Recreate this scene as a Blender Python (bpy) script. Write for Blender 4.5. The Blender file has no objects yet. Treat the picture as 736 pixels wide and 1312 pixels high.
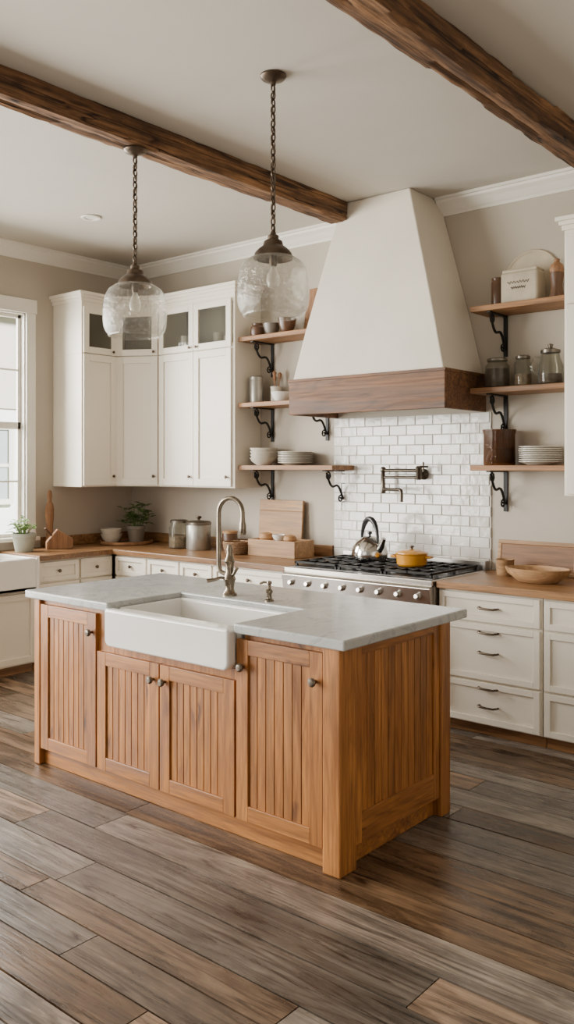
import bpy, bmesh, math, random
from mathutils import Matrix, Vector, noise
random.seed(7)
PI = math.pi
C = bpy.context.scene.collection
T = Matrix.Translation
RX90 = Matrix.Rotation(PI/2, 4, 'X')      # z -> -y
def R(a): return math.radians(a)

# ------------------------------------------------------------------ mesh builder
class MB:
    def __init__(s): s.v = []; s.f = []; s.r = []
    def add(s, vs, fs, M=None, r=None):
        o = len(s.v)
        if M is not None: vs = [tuple(M @ Vector(p)) for p in vs]
        s.v += [tuple(p) for p in vs]
        q = random.random() if r is None else r
        for f in fs:
            s.f.append([i+o for i in f]); s.r.append(q)
        return s
    def box(s, x0, x1, y0, y1, z0, z1, M=None, r=None):
        v = [(x0,y0,z0),(x1,y0,z0),(x1,y1,z0),(x0,y1,z0),(x0,y0,z1),(x1,y0,z1),(x1,y1,z1),(x0,y1,z1)]
        return s.add(v, [(0,3,2,1),(4,5,6,7),(0,1,5,4),(1,2,6,5),(2,3,7,6),(3,0,4,7)], M, r)
    def prism(s, pts, a, b, axis='Z', M=None, r=None):
        n = len(pts)
        def mk(p, t):
            return {'Z': (p[0],p[1],t), 'X': (t,p[0],p[1]), 'Y': (p[0],t,p[1])}[axis]
        v = [mk(p,a) for p in pts] + [mk(p,b) for p in pts]
        f = [list(range(n))[::-1], list(range(n,2*n))] + [(i,(i+1)%n,n+(i+1)%n,n+i) for i in range(n)]
        return s.add(v, f, M, r)
    def lathe(s, prof, n=28, M=None, r=None, flute=None):
        v = []; rings = []
        for (rad, z) in prof:
            if rad < 1e-6:
                rings.append([len(v)]); v.append((0,0,z))
            else:
                st = len(v)
                for k in range(n):
                    a = 2*PI*k/n
                    rr = rad*(1+(flute[1]*math.cos(flute[0]*a) if flute else 0))
                    v.append((rr*math.cos(a), rr*math.sin(a), z))
                rings.append(list(range(st, st+n)))
        f = []
        for A, B in zip(rings, rings[1:]):
            for k in range(n):
                k2 = (k+1) % n
                if len(A) == 1 and len(B) == 1: continue
                if len(A) == 1: f.append((A[0], B[k2], B[k]))
                elif len(B) == 1: f.append((A[k], A[k2], B[0]))
                else: f.append((A[k], A[k2], B[k2], B[k]))
        return s.add(v, f, M, r)
    def tube(s, path, rad, n=8, M=None, r=None, closed=False):
        P = [Vector(p) for p in path]; m = len(P)
        v = []; up = None
        for i, p in enumerate(P):
            if closed: d = P[(i+1) % m]-P[i-1]
            else: d = P[min(i+1,m-1)]-P[max(i-1,0)]
            d.normalize()
            if up is None:
                up = Vector((0,0,1)) if abs(d.z) < .9 else Vector((1,0,0))
            up = (up - d*up.dot(d)).normalized()
            sd = d.cross(up)
            rr = rad[i] if isinstance(rad, (list,tuple)) else rad
            for k in range(n):
                a = 2*PI*k/n
                v.append(tuple(p + up*math.cos(a)*rr + sd*math.sin(a)*rr))
        f = []
        for i in range(m if closed else m-1):
            j = (i+1) % m
            for k in range(n):
                k2 = (k+1) % n
                f.append((i*n+k, i*n+k2, j*n+k2, j*n+k))
        if not closed:
            f.append(list(range(n))[::-1]); f.append(list(range((m-1)*n, m*n)))
        return s.add(v, f, M, r)
    def build(s, name, m, parent=None, loc=(0,0,0), rz=0, bevel=0, smooth=False, seg=2):
        me = bpy.data.meshes.new(name)
        me.from_pydata(s.v, [], s.f)
        at = me.attributes.new('rnd', 'FLOAT', 'FACE')
        at.data.foreach_set('value', s.r)
        b = bmesh.new(); b.from_mesh(me)
        bmesh.ops.recalc_face_normals(b, faces=b.faces)
        b.to_mesh(me); b.free()
        if smooth:
            me.polygons.foreach_set('use_smooth', [True]*len(me.polygons))
            me.set_sharp_from_angle(angle=R(38))
        me.materials.append(m)
        o = bpy.data.objects.new(name, me); C.objects.link(o)
        o.location = loc; o.rotation_euler = (0,0,rz)
        if parent: o.parent = parent
        if bevel:
            md = o.modifiers.new('bevel', 'BEVEL'); md.width = bevel; md.segments = seg
            md.limit_method = 'ANGLE'; md.angle_limit = R(40)
        return o

def tag(o, label, cat, group=None):
    o['label'] = label; o['category'] = cat
    if group: o['group'] = group
    return o
def thing(name, label, cat, loc=(0,0,0), rz=0, group=None):
    o = bpy.data.objects.new(name, None); C.objects.link(o)
    o.location = loc; o.rotation_euler = (0,0,rz); o.empty_display_size = .05
    return tag(o, label, cat, group)
def struct(o):
    o['kind'] = 'structure'; return o
def dup(o, loc, label=None, rz=None, parent=None):
    c = o.copy(); C.objects.link(c)
    if parent is not None: c.parent = parent
    else:
        c.location = loc
        if rz is not None: c.rotation_euler = (0,0,rz)
        if label: c['label'] = label
    for ch in list(o.children): dup(ch, None, parent=c)
    return c

# ------------------------------------------------------------------ materials
def N(nt, t, ins=None, **props):
    n = nt.nodes.new(t)
    for k, v in props.items(): setattr(n, k, v)
    for k, v in (ins or {}).items():
        if isinstance(v, bpy.types.NodeSocket): nt.links.new(v, n.inputs[k])
        else: n.inputs[k].default_value = v
    return n
def start(name):
    m = bpy.data.materials.new(name); m.use_nodes = True
    return m, m.node_tree, m.node_tree.nodes['Principled BSDF']
def c4(c): return (c[0], c[1], c[2], 1)
def mulc(c, k): return tuple(min(1, x*k) for x in c)
def ramp(nt, fac, stops):
    n = N(nt, 'ShaderNodeValToRGB', {'Fac': fac})
    e = n.color_ramp.elements
    while len(e) < len(stops): e.new(.5)
    for el, (p, c) in zip(e, stops): el.position = p; el.color = c4(c)
    return n.outputs['Color']
def paint(name, col, rough=.5, metal=0, var=.05, scale=3, bump=0, bscale=80, coat=0):
    m, nt, b = start(name)
    tc = N(nt, 'ShaderNodeTexCoord').outputs['Object']
    nz = N(nt, 'ShaderNodeTexNoise', {'Vector': tc, 'Scale': scale, 'Detail': 4.0}).outputs[0]
    nt.links.new(ramp(nt, nz, [(.3, mulc(col, 1-var)), (.7, mulc(col, 1+var))]), b.inputs['Base Color'])
    b.inputs['Roughness'].default_value = rough; b.inputs['Metallic'].default_value = metal
    if coat: b.inputs['Coat Weight'].default_value = coat; b.inputs['Coat Roughness'].default_value = .08
    if bump:
        n2 = N(nt, 'ShaderNodeTexNoise', {'Vector': tc, 'Scale': bscale, 'Detail': 3.0}).outputs[0]
        bp = N(nt, 'ShaderNodeBump', {'Height': n2, 'Strength': bump, 'Distance': .01})
        nt.links.new(bp.outputs[0], b.inputs['Normal'])
    return m
def wood(name, c1, c2, axis='Z', s=1.0, rough=.5, var=.15, bump=.15, streak=.35, knots=0, rvar=0, worn=0, c3=None, lo=.34, hi=.64, rings=0, cracks=0):
    m, nt, b = start(name)
    tc = N(nt, 'ShaderNodeTexCoord').outputs['Object']
    rn = N(nt, 'ShaderNodeAttribute', attribute_name='rnd').outputs['Fac']
    def mm(op, a, c): return N(nt, 'ShaderNodeMath', {0: a, 1: c}, operation=op).outputs[0]
    def mul(a, c, fac=1.0): return N(nt, 'ShaderNodeMixRGB', {'Fac': fac, 'Color1': a, 'Color2': c}, blend_type='MULTIPLY').outputs[0]
    def ax(l, c): return {'X': (l,c,c), 'Y': (c,l,c), 'Z': (c,c,l)}[axis]
    off = N(nt, 'ShaderNodeCombineXYZ', {0: mm('MULTIPLY', rn, 13.7), 1: mm('MULTIPLY', rn, 29.3), 2: mm('MULTIPLY', rn, 17.1)}).outputs[0]
    vec = N(nt, 'ShaderNodeVectorMath', {0: tc, 1: off}, operation='ADD').outputs[0]
    def mp(l, c): return N(nt, 'ShaderNodeMapping', {'Vector': vec, 'Scale': ax(l*s, c*s)}).outputs[0]
    m1 = mp(1, 11)
    n1 = N(nt, 'ShaderNodeTexNoise', {'Vector': m1, 'Scale': 1.0, 'Detail': 7.0, 'Roughness': .64, 'Distortion': 1.3}).outputs[0]
    n2 = N(nt, 'ShaderNodeTexNoise', {'Vector': mp(3, 70), 'Scale': 1.0, 'Detail': 4.0, 'Roughness': .65}).outputs[0]
    col = ramp(nt, n1, [(lo, c1), (.5, tuple((a+d)/2 for a, d in zip(c1, c2))), (hi, c2)])
    if c3:   # some pieces are a different (greyer) tone
        r2 = ramp(nt, mm('FRACT', mm('MULTIPLY', rn, 7.31), 0), [(.35, (0,0,0)), (.65, (1,1,1))])
        alt = ramp(nt, n1, [(lo, mulc(c3, .5)), (hi, c3)])
        col = N(nt, 'ShaderNodeMixRGB', {'Fac': r2, 'Color1': col, 'Color2': alt}).outputs[0]
    col = mul(col, ramp(nt, n2, [(.35, (1-streak,)*3), (.6, (1,1,1))]))
    if rings:   # long cathedral grain: contour lines of a stretched noise
        nr = N(nt, 'ShaderNodeTexNoise', {'Vector': mp(.55, 4.5), 'Scale': 1.0, 'Detail': 2.0, 'Roughness': .4}).outputs[0]
        fr = mm('FRACT', mm('MULTIPLY', nr, 16.0), 0)
        col = mul(col, ramp(nt, fr, [(0, (.55,.5,.46)), (.28, (1,1,1)), (.8, (1,1,1)), (1, (.55,.5,.46))]), rings)
    if cracks:
        nc = N(nt, 'ShaderNodeTexNoise', {'Vector': mp(.7, 16), 'Scale': 1.0, 'Detail': 2.0, 'Roughness': .5}).outputs[0]
        dd = mm('ABSOLUTE', mm('SUBTRACT', nc, .56), 0)
        col = mul(col, ramp(nt, dd, [(.004, (.12,.1,.08)), (.016, (1,1,1))]), cracks)
    if knots:
        mk = mp(1.6, 6)
        mkd = N(nt, 'ShaderNodeVectorMath', {0: mk, 1: N(nt, 'ShaderNodeTexNoise', {'Vector': mk, 'Scale': 3.0}).outputs[0]}, operation='ADD').outputs[0]
        vo = N(nt, 'ShaderNodeTexVoronoi', {'Vector': mkd, 'Scale': 1.0}).outputs['Distance']
        col = mul(col, ramp(nt, vo, [(.04, (.14,.10,.08)), (.10, (.62,.56,.52)), (.19, (1,1,1))]), knots)
    if worn:
        nw = N(nt, 'ShaderNodeTexNoise', {'Vector': tc, 'Scale': 1.7, 'Detail': 7.0, 'Roughness': .72}).outputs[0]
        col = mul(col, ramp(nt, nw, [(.4, (1-worn,)*3), (.6, (1,1,1))]))
    val = mm('ADD', mm('MULTIPLY', rn, 2*var), 1-var)
    sat = mm('ADD', mm('MULTIPLY', rn, -rvar), 1+rvar/2)
    hs = N(nt, 'ShaderNodeHueSaturation', {'Color': col, 'Value': val, 'Saturation': sat}).outputs[0]
    nt.links.new(hs, b.inputs['Base Color'])
    rr = N(nt, 'ShaderNodeMapRange', {'Value': n1, 'From Min': .3, 'From Max': .7, 'To Min': rough-.08, 'To Max': rough+.14}).outputs[0]
    nt.links.new(rr, b.inputs['Roughness'])
    bp = N(nt, 'ShaderNodeBump', {'Height': n2, 'Strength': bump, 'Distance': .004})
    nt.links.new(bp.outputs[0], b.inputs['Normal'])
    return m
def thin_glass(name, tint=(1,1,1), body=(.8,.82,.82), amount=.12, pattern=0.0, pscale=40, rough=.05, edge=.55, bump=.35, metal=0):
    m, nt, b = start(name)
    out = nt.nodes['Material Output']
    tc = N(nt, 'ShaderNodeTexCoord').outputs['Object']
    b.inputs['Base Color'].default_value = c4(body); b.inputs['Roughness'].default_value = rough
    b.inputs['Specular IOR Level'].default_value = 1.0; b.inputs['Metallic'].default_value = metal
    nz = N(nt, 'ShaderNodeTexNoise', {'Vector': tc, 'Scale': pscale, 'Detail': 3.0, 'Roughness': .6, 'Distortion': 1.2}).outputs[0]
    bp = N(nt, 'ShaderNodeBump', {'Height': nz, 'Strength': bump, 'Distance': .01})
    nt.links.new(bp.outputs[0], b.inputs['Normal'])
    lw = N(nt, 'ShaderNodeLayerWeight', {'Blend': .35}).outputs['Facing']
    p = N(nt, 'ShaderNodeMath', {0: lw, 1: 2.6}, operation='POWER').outputs[0]
    p = N(nt, 'ShaderNodeMath', {0: p, 1: edge}, operation='MULTIPLY').outputs[0]
    p = N(nt, 'ShaderNodeMath', {0: p, 1: amount}, operation='ADD').outputs[0]
    pr = ramp(nt, nz, [(.53, (0,0,0)), (.58, (1,1,1))])
    pr = N(nt, 'ShaderNodeMath', {0: pr, 1: pattern}, operation='MULTIPLY').outputs[0]
    p = N(nt, 'ShaderNodeMath', {0: p, 1: pr}, operation='ADD', use_clamp=True).outputs[0]
    tr = N(nt, 'ShaderNodeBsdfTransparent', {'Color': c4(tint)})
    mx = N(nt, 'ShaderNodeMixShader', {0: p, 1: tr.outputs[0], 2: b.outputs[0]})
    nt.links.new(mx.outputs[0], out.inputs['Surface'])
    return m
def brick_mat(name, c1, c2, cm):
    m, nt, b = start(name)
    tc = N(nt, 'ShaderNodeTexCoord').outputs['Object']
    mp = N(nt, 'ShaderNodeMapping', {'Vector': tc, 'Rotation': (PI/2, 0, PI/2)}).outputs[0]
    br = N(nt, 'ShaderNodeTexBrick', {'Vector': mp, 'Color1': c4(c1), 'Color2': c4(c2), 'Mortar': c4(cm), 'Scale': 4.0})
    nt.links.new(br.outputs[0], b.inputs['Base Color']); b.inputs['Roughness'].default_value = .9
    return m

M = {}
M['wall'] = paint('wall_paint', (.46,.405,.33), .85, var=.02, bump=.04)
M['ceil'] = paint('ceiling_paint', (.52,.48,.415), .9, var=.02)
M['trim'] = paint('trim_paint', (.74,.70,.62), .5, var=.02)
M['cab'] = paint('cabinet_paint', (.79,.73,.615), .42, var=.02)
M['plaster'] = paint('hood_plaster', (.70,.635,.53), .75, var=.06, scale=2, bump=.15, bscale=12)
H1, H2 = (.24,.080,.016), (.52,.21,.048)
M['honeyZ'] = wood('honey_wood_upright', H1, H2, 'Z', s=1.1, rough=.40, var=.14, knots=.85, streak=.38, rings=.4, lo=.3, hi=.66)
M['honeyX'] = wood('honey_wood_along', H1, H2, 'X', s=1.1, rough=.40, var=.10, knots=.8, streak=.38, rings=.4, lo=.3, hi=.66)
M['honeyY'] = wood('honey_wood_across', H1, H2, 'Y', s=1.1, rough=.40, var=.10, knots=.8, streak=.38, rings=.4, lo=.3, hi=.66)
M['floor'] = wood('floor_planks', (.080,.044,.023), (.36,.22,.122), 'X', s=.95, rough=.26, var=.48, bump=.4, streak=.42, knots=.9, rvar=.2, worn=.4, c3=(.30,.25,.20), lo=.36, hi=.62, rings=.7, cracks=.6)
M['beam'] = wood('beam_wood', (.105,.045,.017), (.40,.205,.09), 'Y', s=.8, rough=.85, var=.1, bump=1.0, streak=.6, knots=.9, worn=.35, rings=.4, cracks=.95)
M['band'] = wood('hood_band_wood', (.105,.043,.016), (.26,.118,.048), 'X', s=.8, rough=.6, var=.05, bump=.5, streak=.5, knots=.5, rings=.7)
M['shelf'] = wood('shelf_wood', (.22,.095,.03), (.41,.20,.075), 'X', rough=.5, streak=.4, rings=.3)
M['butcher'] = wood('butcher_block', (.20,.09,.032), (.40,.205,.08), 'X', rough=.35, var=.2, streak=.45, rings=.3)
M['boardX'] = wood('pale_board_wood', (.33,.175,.072), (.51,.30,.14), 'X', rough=.55)
M['boardZ'] = wood('mid_board_wood', (.22,.10,.04), (.36,.18,.08), 'Z', rough=.55)
M['brownX'] = wood('brown_board_wood', (.15,.07,.03), (.27,.135,.06), 'X', rough=.55)
M['darkwood'] = wood('dark_wood', (.08,.035,.014), (.17,.075,.03), 'Z', rough=.5)
M['bronze'] = paint('dark_bronze', (.10,.072,.05), .38, .85, var=.2, scale=20)
M['brass'] = paint('aged_nickel', (.22,.18,.135), .25, 1, var=.15, scale=15)
M['iron'] = paint('black_iron', (.014,.013,.012), .5, .5, var=.1)
M['steel'] = paint('stainless_steel', (.50,.47,.43), .28, 1, var=.04)
M['chrome'] = paint('polished_steel', (.62,.60,.56), .14, 1, var=.02)
M['black'] = paint('black_enamel', (.015,.015,.015), .3, var=.05)
M['china'] = paint('fireclay', (.77,.75,.70), .18, var=.015, coat=.4)
M['plate'] = paint('stoneware', (.60,.55,.46), .35, var=.05, coat=.2)
M['greybowl'] = paint('grey_stoneware', (.17,.145,.115), .4, var=.1)
M['grout'] = paint('grout', (.54,.50,.43), .9)
M['yellow'] = paint('yellow_enamel', (.60,.26,.018), .25, var=.05, coat=.4)
M['canister'] = paint('cream_tin', (.46,.39,.28), .5, var=.15, scale=9)
M['tray'] = paint('cream_board', (.50,.42,.30), .55, var=.15, scale=7)
M['tin'] = paint('grey_tin', (.36,.34,.30), .35, .7, var=.15, scale=12)
M['pewter'] = paint('dark_pewter', (.17,.145,.115), .32, .9, var=.15, scale=12)
M['gun'] = paint('dark_tap_metal', (.115,.095,.072), .3, .95, var=.15, scale=12)
M['ink'] = paint('dark_ink', (.06,.045,.035), .7)
M['leaf'] = paint('leaf_green', (.09,.165,.04), .5, var=.4, scale=14)
M['leaf2'] = paint('fresh_leaf_green', (.20,.33,.09), .5, var=.35, scale=14)
M['soil'] = paint('soil', (.04,.03,.02), .95, var=.3, scale=40)
M['potgrey'] = paint('grey_green_pot', (.30,.30,.24), .7, var=.12, scale=12)
M['wicker'] = wood('wicker', (.17,.09,.04), (.33,.19,.09), 'X', s=4, rough=.7, bump=.6)
M['brown'] = paint('brown_glaze', (.11,.055,.028), .3, var=.2, scale=10)
M['bread'] = paint('bread_crust', (.38,.20,.08), .7, var=.2, scale=15)
M['glass'] = thin_glass('window_glass', amount=.01, edge=.2, bump=0)
M['cabglass'] = thin_glass('cabinet_glass', tint=(.86,.86,.83), body=(.3,.3,.28), amount=.08, bump=.05, pscale=8)
M['shade'] = thin_glass('seeded_glass', tint=(.95,.945,.93), body=(.66,.65,.61), amount=.075, pattern=.12, pscale=34, edge=.85, bump=1.0, rough=.04, metal=.65)
M['jar'] = thin_glass('jar_glass', tint=(.90,.895,.86), body=(.34,.33,.30), amount=.09, edge=.8, bump=.15, pscale=20, metal=.5)
M['amber'] = thin_glass('amber_glass', tint=(.46,.28,.13), body=(.13,.06,.024), amount=.28)
M['dark_fill'] = paint('jar_contents', (.075,.045,.025), .8, var=.6, scale=40)
M['pale_fill'] = paint('tan_contents', (.24,.165,.095), .8, var=.5, scale=40)
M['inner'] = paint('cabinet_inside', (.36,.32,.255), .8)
M['roomdark'] = paint('dark_pane', (.38,.41,.44), .2)
M['lens'] = paint('downlight_lens', (.75,.72,.66), .4)
M['bulb'] = thin_glass('bulb_glass', body=(.9,.85,.75), amount=.35)
M['brick'] = brick_mat('house_brick', (.50,.22,.16), (.58,.28,.20), (.6,.55,.5))
M['siding'] = paint('house_siding', (.80,.82,.84), .8)
M['lawn'] = paint('lawn', (.30,.36,.20), .95, var=.3, scale=5)
M['roof'] = paint('roof_shingle', (.20,.18,.17), .9, var=.2)
# stone
m, nt, b = start('island_stone')
tc = N(nt, 'ShaderNodeTexCoord').outputs['Object']
n1 = N(nt, 'ShaderNodeTexNoise', {'Vector': tc, 'Scale': 2.6, 'Detail': 9.0, 'Roughness': .62, 'Distortion': 1.8}).outputs[0]
nt.links.new(ramp(nt, n1, [(.3,(.38,.39,.375)), (.46,(.44,.45,.43)), (.495,(.34,.355,.345)), (.52,(.47,.475,.455)), (.7,(.41,.42,.405))]), b.inputs['Base Color'])
b.inputs['Roughness'].default_value = .16
M['stone'] = m
# tile, each a little different
m, nt, b = start('glazed_tile')
rn = N(nt, 'ShaderNodeAttribute', attribute_name='rnd').outputs['Fac']
tc = N(nt, 'ShaderNodeTexCoord').outputs['Object']
nz = N(nt, 'ShaderNodeTexNoise', {'Vector': tc, 'Scale': 9.0, 'Detail': 5.0}).outputs[0]
cr_ = ramp(nt, rn, [(0,(.62,.59,.53)), (.5,(.75,.72,.66)), (1,(.81,.79,.74))])
cn = ramp(nt, nz, [(.35,(.90,.89,.87)), (.6,(1,1,1))])
nt.links.new(N(nt, 'ShaderNodeMixRGB', {'Fac': 1.0, 'Color1': cr_, 'Color2': cn}, blend_type='MULTIPLY').outputs[0], b.inputs['Base Color'])
b.inputs['Roughness'].default_value = .13
n2 = N(nt, 'ShaderNodeTexNoise', {'Vector': tc, 'Scale': 22.0}).outputs[0]
nt.links.new(N(nt, 'ShaderNodeBump', {'Height': n2, 'Strength': .2, 'Distance': .01}).outputs[0], b.inputs['Normal'])
M['tile'] = m

# ------------------------------------------------------------------ room shell
WY, WX, CZ, RXW, FY = 5.42, -6.50, 3.50, 2.2, -2.6
f = MB(); f.box(WX, RXW, FY, WY, -.05, -.016, r=0)
y = FY
while y < WY:
    w = min(random.choice([.14,.165,.185,.20]), WY-y)
    x = WX - random.random()*1.6
    while x < RXW:
        L = random.uniform(1.2, 2.6)
        x0, x1 = max(x, WX), min(x+L, RXW)
        dz = random.uniform(-.0015, 0)
        if x1-x0 > .02: f.box(x0+.0022, x1-.0022, y+.0034, y+w-.0034, -.03, dz)
        x += L
    y += w
struct(f.build('floor', M['floor']))
struct(MB().box(WX-.15, RXW+.15, FY, WY+.15, CZ, CZ+.1).build('ceiling', M['ceil']))
struct(MB().box(WX-.15, RXW+.15, WY, WY+.12, -.05, CZ).build('wall_back', M['wall']))
wr = MB(); A0, A1 = RXW, RXW+.12
wr.box(A0,A1,FY,.2,-.05,CZ).box(A0,A1,.2,3.2,-.05,.5).box(A0,A1,.2,3.2,2.9,CZ).box(A0,A1,3.2,WY,-.05,CZ)  # unseen opening, added to let light onto the island's right end
struct(wr.build('wall_right', M['wall']))
W0, W1, Z0, Z1 = 2.95, 4.25, 1.0, 2.93       # kitchen window
O0, O1, P0, P1 = -1.8, 1.9, .45, 3.05        # tall opening nearer the camera
wl = MB(); X0, X1 = WX-.12, WX
wl.box(X0,X1,FY,O0,-.05,CZ).box(X0,X1,O0,O1,-.05,P0).box(X0,X1,O0,O1,P1,CZ).box(X0,X1,O1,W0,-.05,CZ)
wl.box(X0,X1,W0,W1,-.05,Z0).box(X0,X1,W0,W1,Z1,CZ).box(X0,X1,W1,WY,-.05,CZ)
struct(wl.build('wall_left', M['wall']))
prof = [(0,0),(0,-.115),(-.012,-.115),(-.02,-.10),(-.03,-.09),(-.06,-.055),(-.085,-.035),(-.09,-.02),(-.105,-.018),(-.105,0)]
HC = -3.41
pb = [(WY+p, CZ+q) for p, q in prof]
struct(MB().prism(pb, WX+.0, HC-.30, 'X').build('trim_1', M['trim']))
struct(MB().prism(pb, HC+.30, RXW, 'X').build('trim_2', M['trim']))
pl = [(WX-p, CZ+q) for p, q in prof]
struct(MB().prism(pl, FY, WY, 'Y').build('trim_3', M['trim']))
struct(MB().box(WX+.001,-4.07,WY-.02,WY-.001,.913,1.0).box(WX+.001,WX+.02,4.4,WY-.02,.913,1.0).build('trim_4', M['butcher'], bevel=.003))

# window
win = bpy.data.objects.new('window_1', None); C.objects.link(win); win.location = (WX, 0, 0); struct(win)
cs = MB()
cs.box(0,.022,W1,W1+.09,Z0-.02,Z1).box(0,.022,W0-.09,W0,Z0-.02,Z1).box(0,.028,W0-.10,W1+.10,Z1,Z1+.12)
cs.box(-.12,0,W1-.012,W1,Z0,Z1).box(-.12,0,W0,W0+.012,Z0,Z1).box(-.12,0,W0,W1,Z1-.012,Z1)
cs.build('casing', M['trim'], win, bevel=.003)
MB().box(-.12,.06,W0-.11,W1+.11,Z0-.02,Z0+.012).build('sill', M['trim'], win, bevel=.004)
zm = (Z0+Z1)/2
for (za, zb) in ((Z0+.012, zm), (zm, Z1-.012)):
    xx = -.05
    sb = MB(); ya, yb = W0+.012, W1-.012
    sb.box(xx-.02,xx,ya,ya+.03,za,zb).box(xx-.02,xx,yb-.03,yb,za,zb).box(xx-.02,xx,ya,yb,za,za+.03).box(xx-.02,xx,ya,yb,zb-.03,zb)
    yy = (ya+yb)/2; sb.box(xx-.016,xx-.002,yy-.009,yy+.009,za,zb)
    zz = (za+zb)/2; sb.box(xx-.016,xx-.002,ya,yb,zz-.008,zz+.008)
    s_ = sb.build('sash', M['trim'], win, bevel=.002)
    MB().box(xx-.012,xx-.008,ya+.01,yb-.01,za+.01,zb-.01).build('pane', M['glass'], s_)

# outdoors
struct(MB().box(-45,WX-.12,-25,35,-.5,-.4).build('ground', M['lawn']))
hs = thing('house', 'red brick house with white lower siding seen through the window', 'house', (-14.5,4,-.4))
MB().box(-5,0,0,10,3.1,5).build('brick_wall', M['brick'], hs)
MB().box(-4.95,-.03,.05,9.95,0,3.1).build('siding', M['siding'], hs)
MB().prism([(-5.4,5),(.4,5),(-2.5,7)], -.3, 10.3, 'Y').build('roof', M['roof'], hs)
for yy in (1.6, 4.3, 6.9):
    wf = MB(); wf.box(0,.05,yy,yy+.9,1.3,1.4).box(0,.05,yy,yy+.9,2.7,2.8).box(0,.05,yy,yy+.1,1.4,2.7).box(0,.05,yy+.8,yy+.9,1.4,2.7).box(0,.04,yy+.1,yy+.8,2.0,2.06)
    wo = wf.build('window', M['trim'], hs)
    MB().box(-.02,.02,yy+.1,yy+.8,1.4,2.7).build('pane', M['roomdark'], wo)

# ------------------------------------------------------------------ ceiling beams
def beam(x0, x1, z0, y0, y1, label):
    ns = int((y1-y0)/.025); v = []; fcs = []
    per = []; K = 8
    for k in range(K): per.append((x0, CZ-.001-(CZ-.001-z0)*k/K))
    for k in range(K): per.append((x0+(x1-x0)*k/K, z0))
    for k in range(K): per.append((x1, z0+(CZ-.001-z0)*k/K))
    for k in range(K): per.append((x1-(x1-x0)*k/K, CZ-.001))
    n = len(per); cx, cz = (x0+x1)/2, (z0+CZ)/2
    for i in range(ns+1):
        yy = y0+(y1-y0)*i/ns
        chip = max(0, noise.noise(Vector((x0*3, yy*4.1, 5)))-.22)*.55
        for (px, pz) in per:
            d = noise.noise(Vector((px*9, yy*1.2, pz*9)))*.002 + noise.noise(Vector((px*34, yy*9, pz*34)))*.006
            crack = noise.noise(Vector((px*70+3, yy*1.1, pz*70)))
            if crack > .33: d -= .010
            corner = (abs(px-cx) > abs(x1-x0)*.45 and pz < z0+.006)
            k = 1 + d/.09 - ((.015+chip) if corner else 0)
            v.append((cx+(px-cx)*k, yy, min(CZ-.001, cz+(pz-cz)*k)))
    for i in range(ns):
        for k in range(n):
            k2 = (k+1) % n
            fcs.append((i*n+k, i*n+k2, (i+1)*n+k2, (i+1)*n+k))
    fcs.append(list(range(n))); fcs.append(list(range(ns*n, ns*n+n)))
    o = MB().add(v, fcs, r=.5).build('ceiling_beam', M['beam'], smooth=True)
    tag(o, label, 'beam', 'rough wooden ceiling beams')
beam(-3.775, -3.63, 3.362, FY+.02, 4.99, 'rough brown wooden ceiling beam ending at the hood, pendant hanging from it')
beam(-1.975, -1.83, 3.362, FY+.02, WY-.12, 'rough brown wooden ceiling beam at upper right, clear of both pendants')
dl = thing('ceiling_light', 'small round recessed downlight in the ceiling near the left wall', 'ceiling light', (-5.34,4.06,CZ))
MB().lathe([(.045,-.001),(.075,-.001),(.078,-.006),(.07,-.012),(.05,-.010),(.045,-.001)]).build('rim', M['trim'], dl, smooth=True)
MB().lathe([(0,-.001),(.046,-.001),(.046,-.005),(0,-.005)]).build('lens', M['lens'], dl, smooth=True)

# ------------------------------------------------------------------ cabinets
def shaker(mb, x0, x1, z0, z1, y=0, t=.02, fw=.055, rec=.011):
    mb.box(x0,x0+fw,y-t,y,z0,z1).box(x1-fw,x1,y-t,y,z0,z1)
    mb.box(x0+fw,x1-fw,y-t,y,z0,z0+fw).box(x0+fw,x1-fw,y-t,y,z1-fw,z1)
    mb.box(x0+fw,x1-fw,y-t+rec,y,z0+fw,z1-fw)
def knob(parent, x, y, z, mm='bronze', k=1.0, name='knob'):
    p = [(0,0),(.007,0),(.006,.010),(.008,.014),(.016,.018),(.0175,.025),(.012,.031),(0,.033)]
    return MB().lathe([(a*k,c*k) for a,c in p], 16, T((x,y,z)) @ RX90).build(name, M[mm], parent, smooth=True)
def pull(parent, x, y, z, w=.12):
    pts = [(x-w/2,y,z),(x-w/2,y-.02,z),(x-w/2+.01,y-.028,z)]
    pts += [(x-w/2+w*i/8, y-.03-.004*math.sin(PI*i/8), z-.002) for i in range(1,8)]
    pts += [(x+w/2-.01,y-.028,z),(x+w/2,y-.02,z),(x+w/2,y,z)]
    return MB().tube(pts, .0065, 8).build('handle', M['bronze'], parent, smooth=True)
def base_cabinet(label, loc, rz, w, depth, fronts, top=.868, toe=.075, group='white base cabinets'):
    t = thing('base_cabinet', label, 'cabinet', loc, rz, group)
    MB().box(.001,w-.001,0,depth,toe,top).build('body', M['cab'], t, bevel=.002)
    MB().box(.001,w-.001,.05,.07,0,toe).build('toe_kick', M['butcher'], t)
    for fr in fronts:
        kind, x0, x1, z0, z1, hw = fr
        mb = MB(); shaker(mb, x0, x1, z0, z1, fw=.05 if kind == 'door' else .036)
        o = mb.build(kind, M['cab'], t, bevel=.0018)
        for h in hw:
            if h[0] == 'knob': knob(o, h[1], -.02 if kind == 'door' else -.009, h[2], k=.85)
            else: pull(o, h[1], -.009, h[2])
    return t
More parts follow.
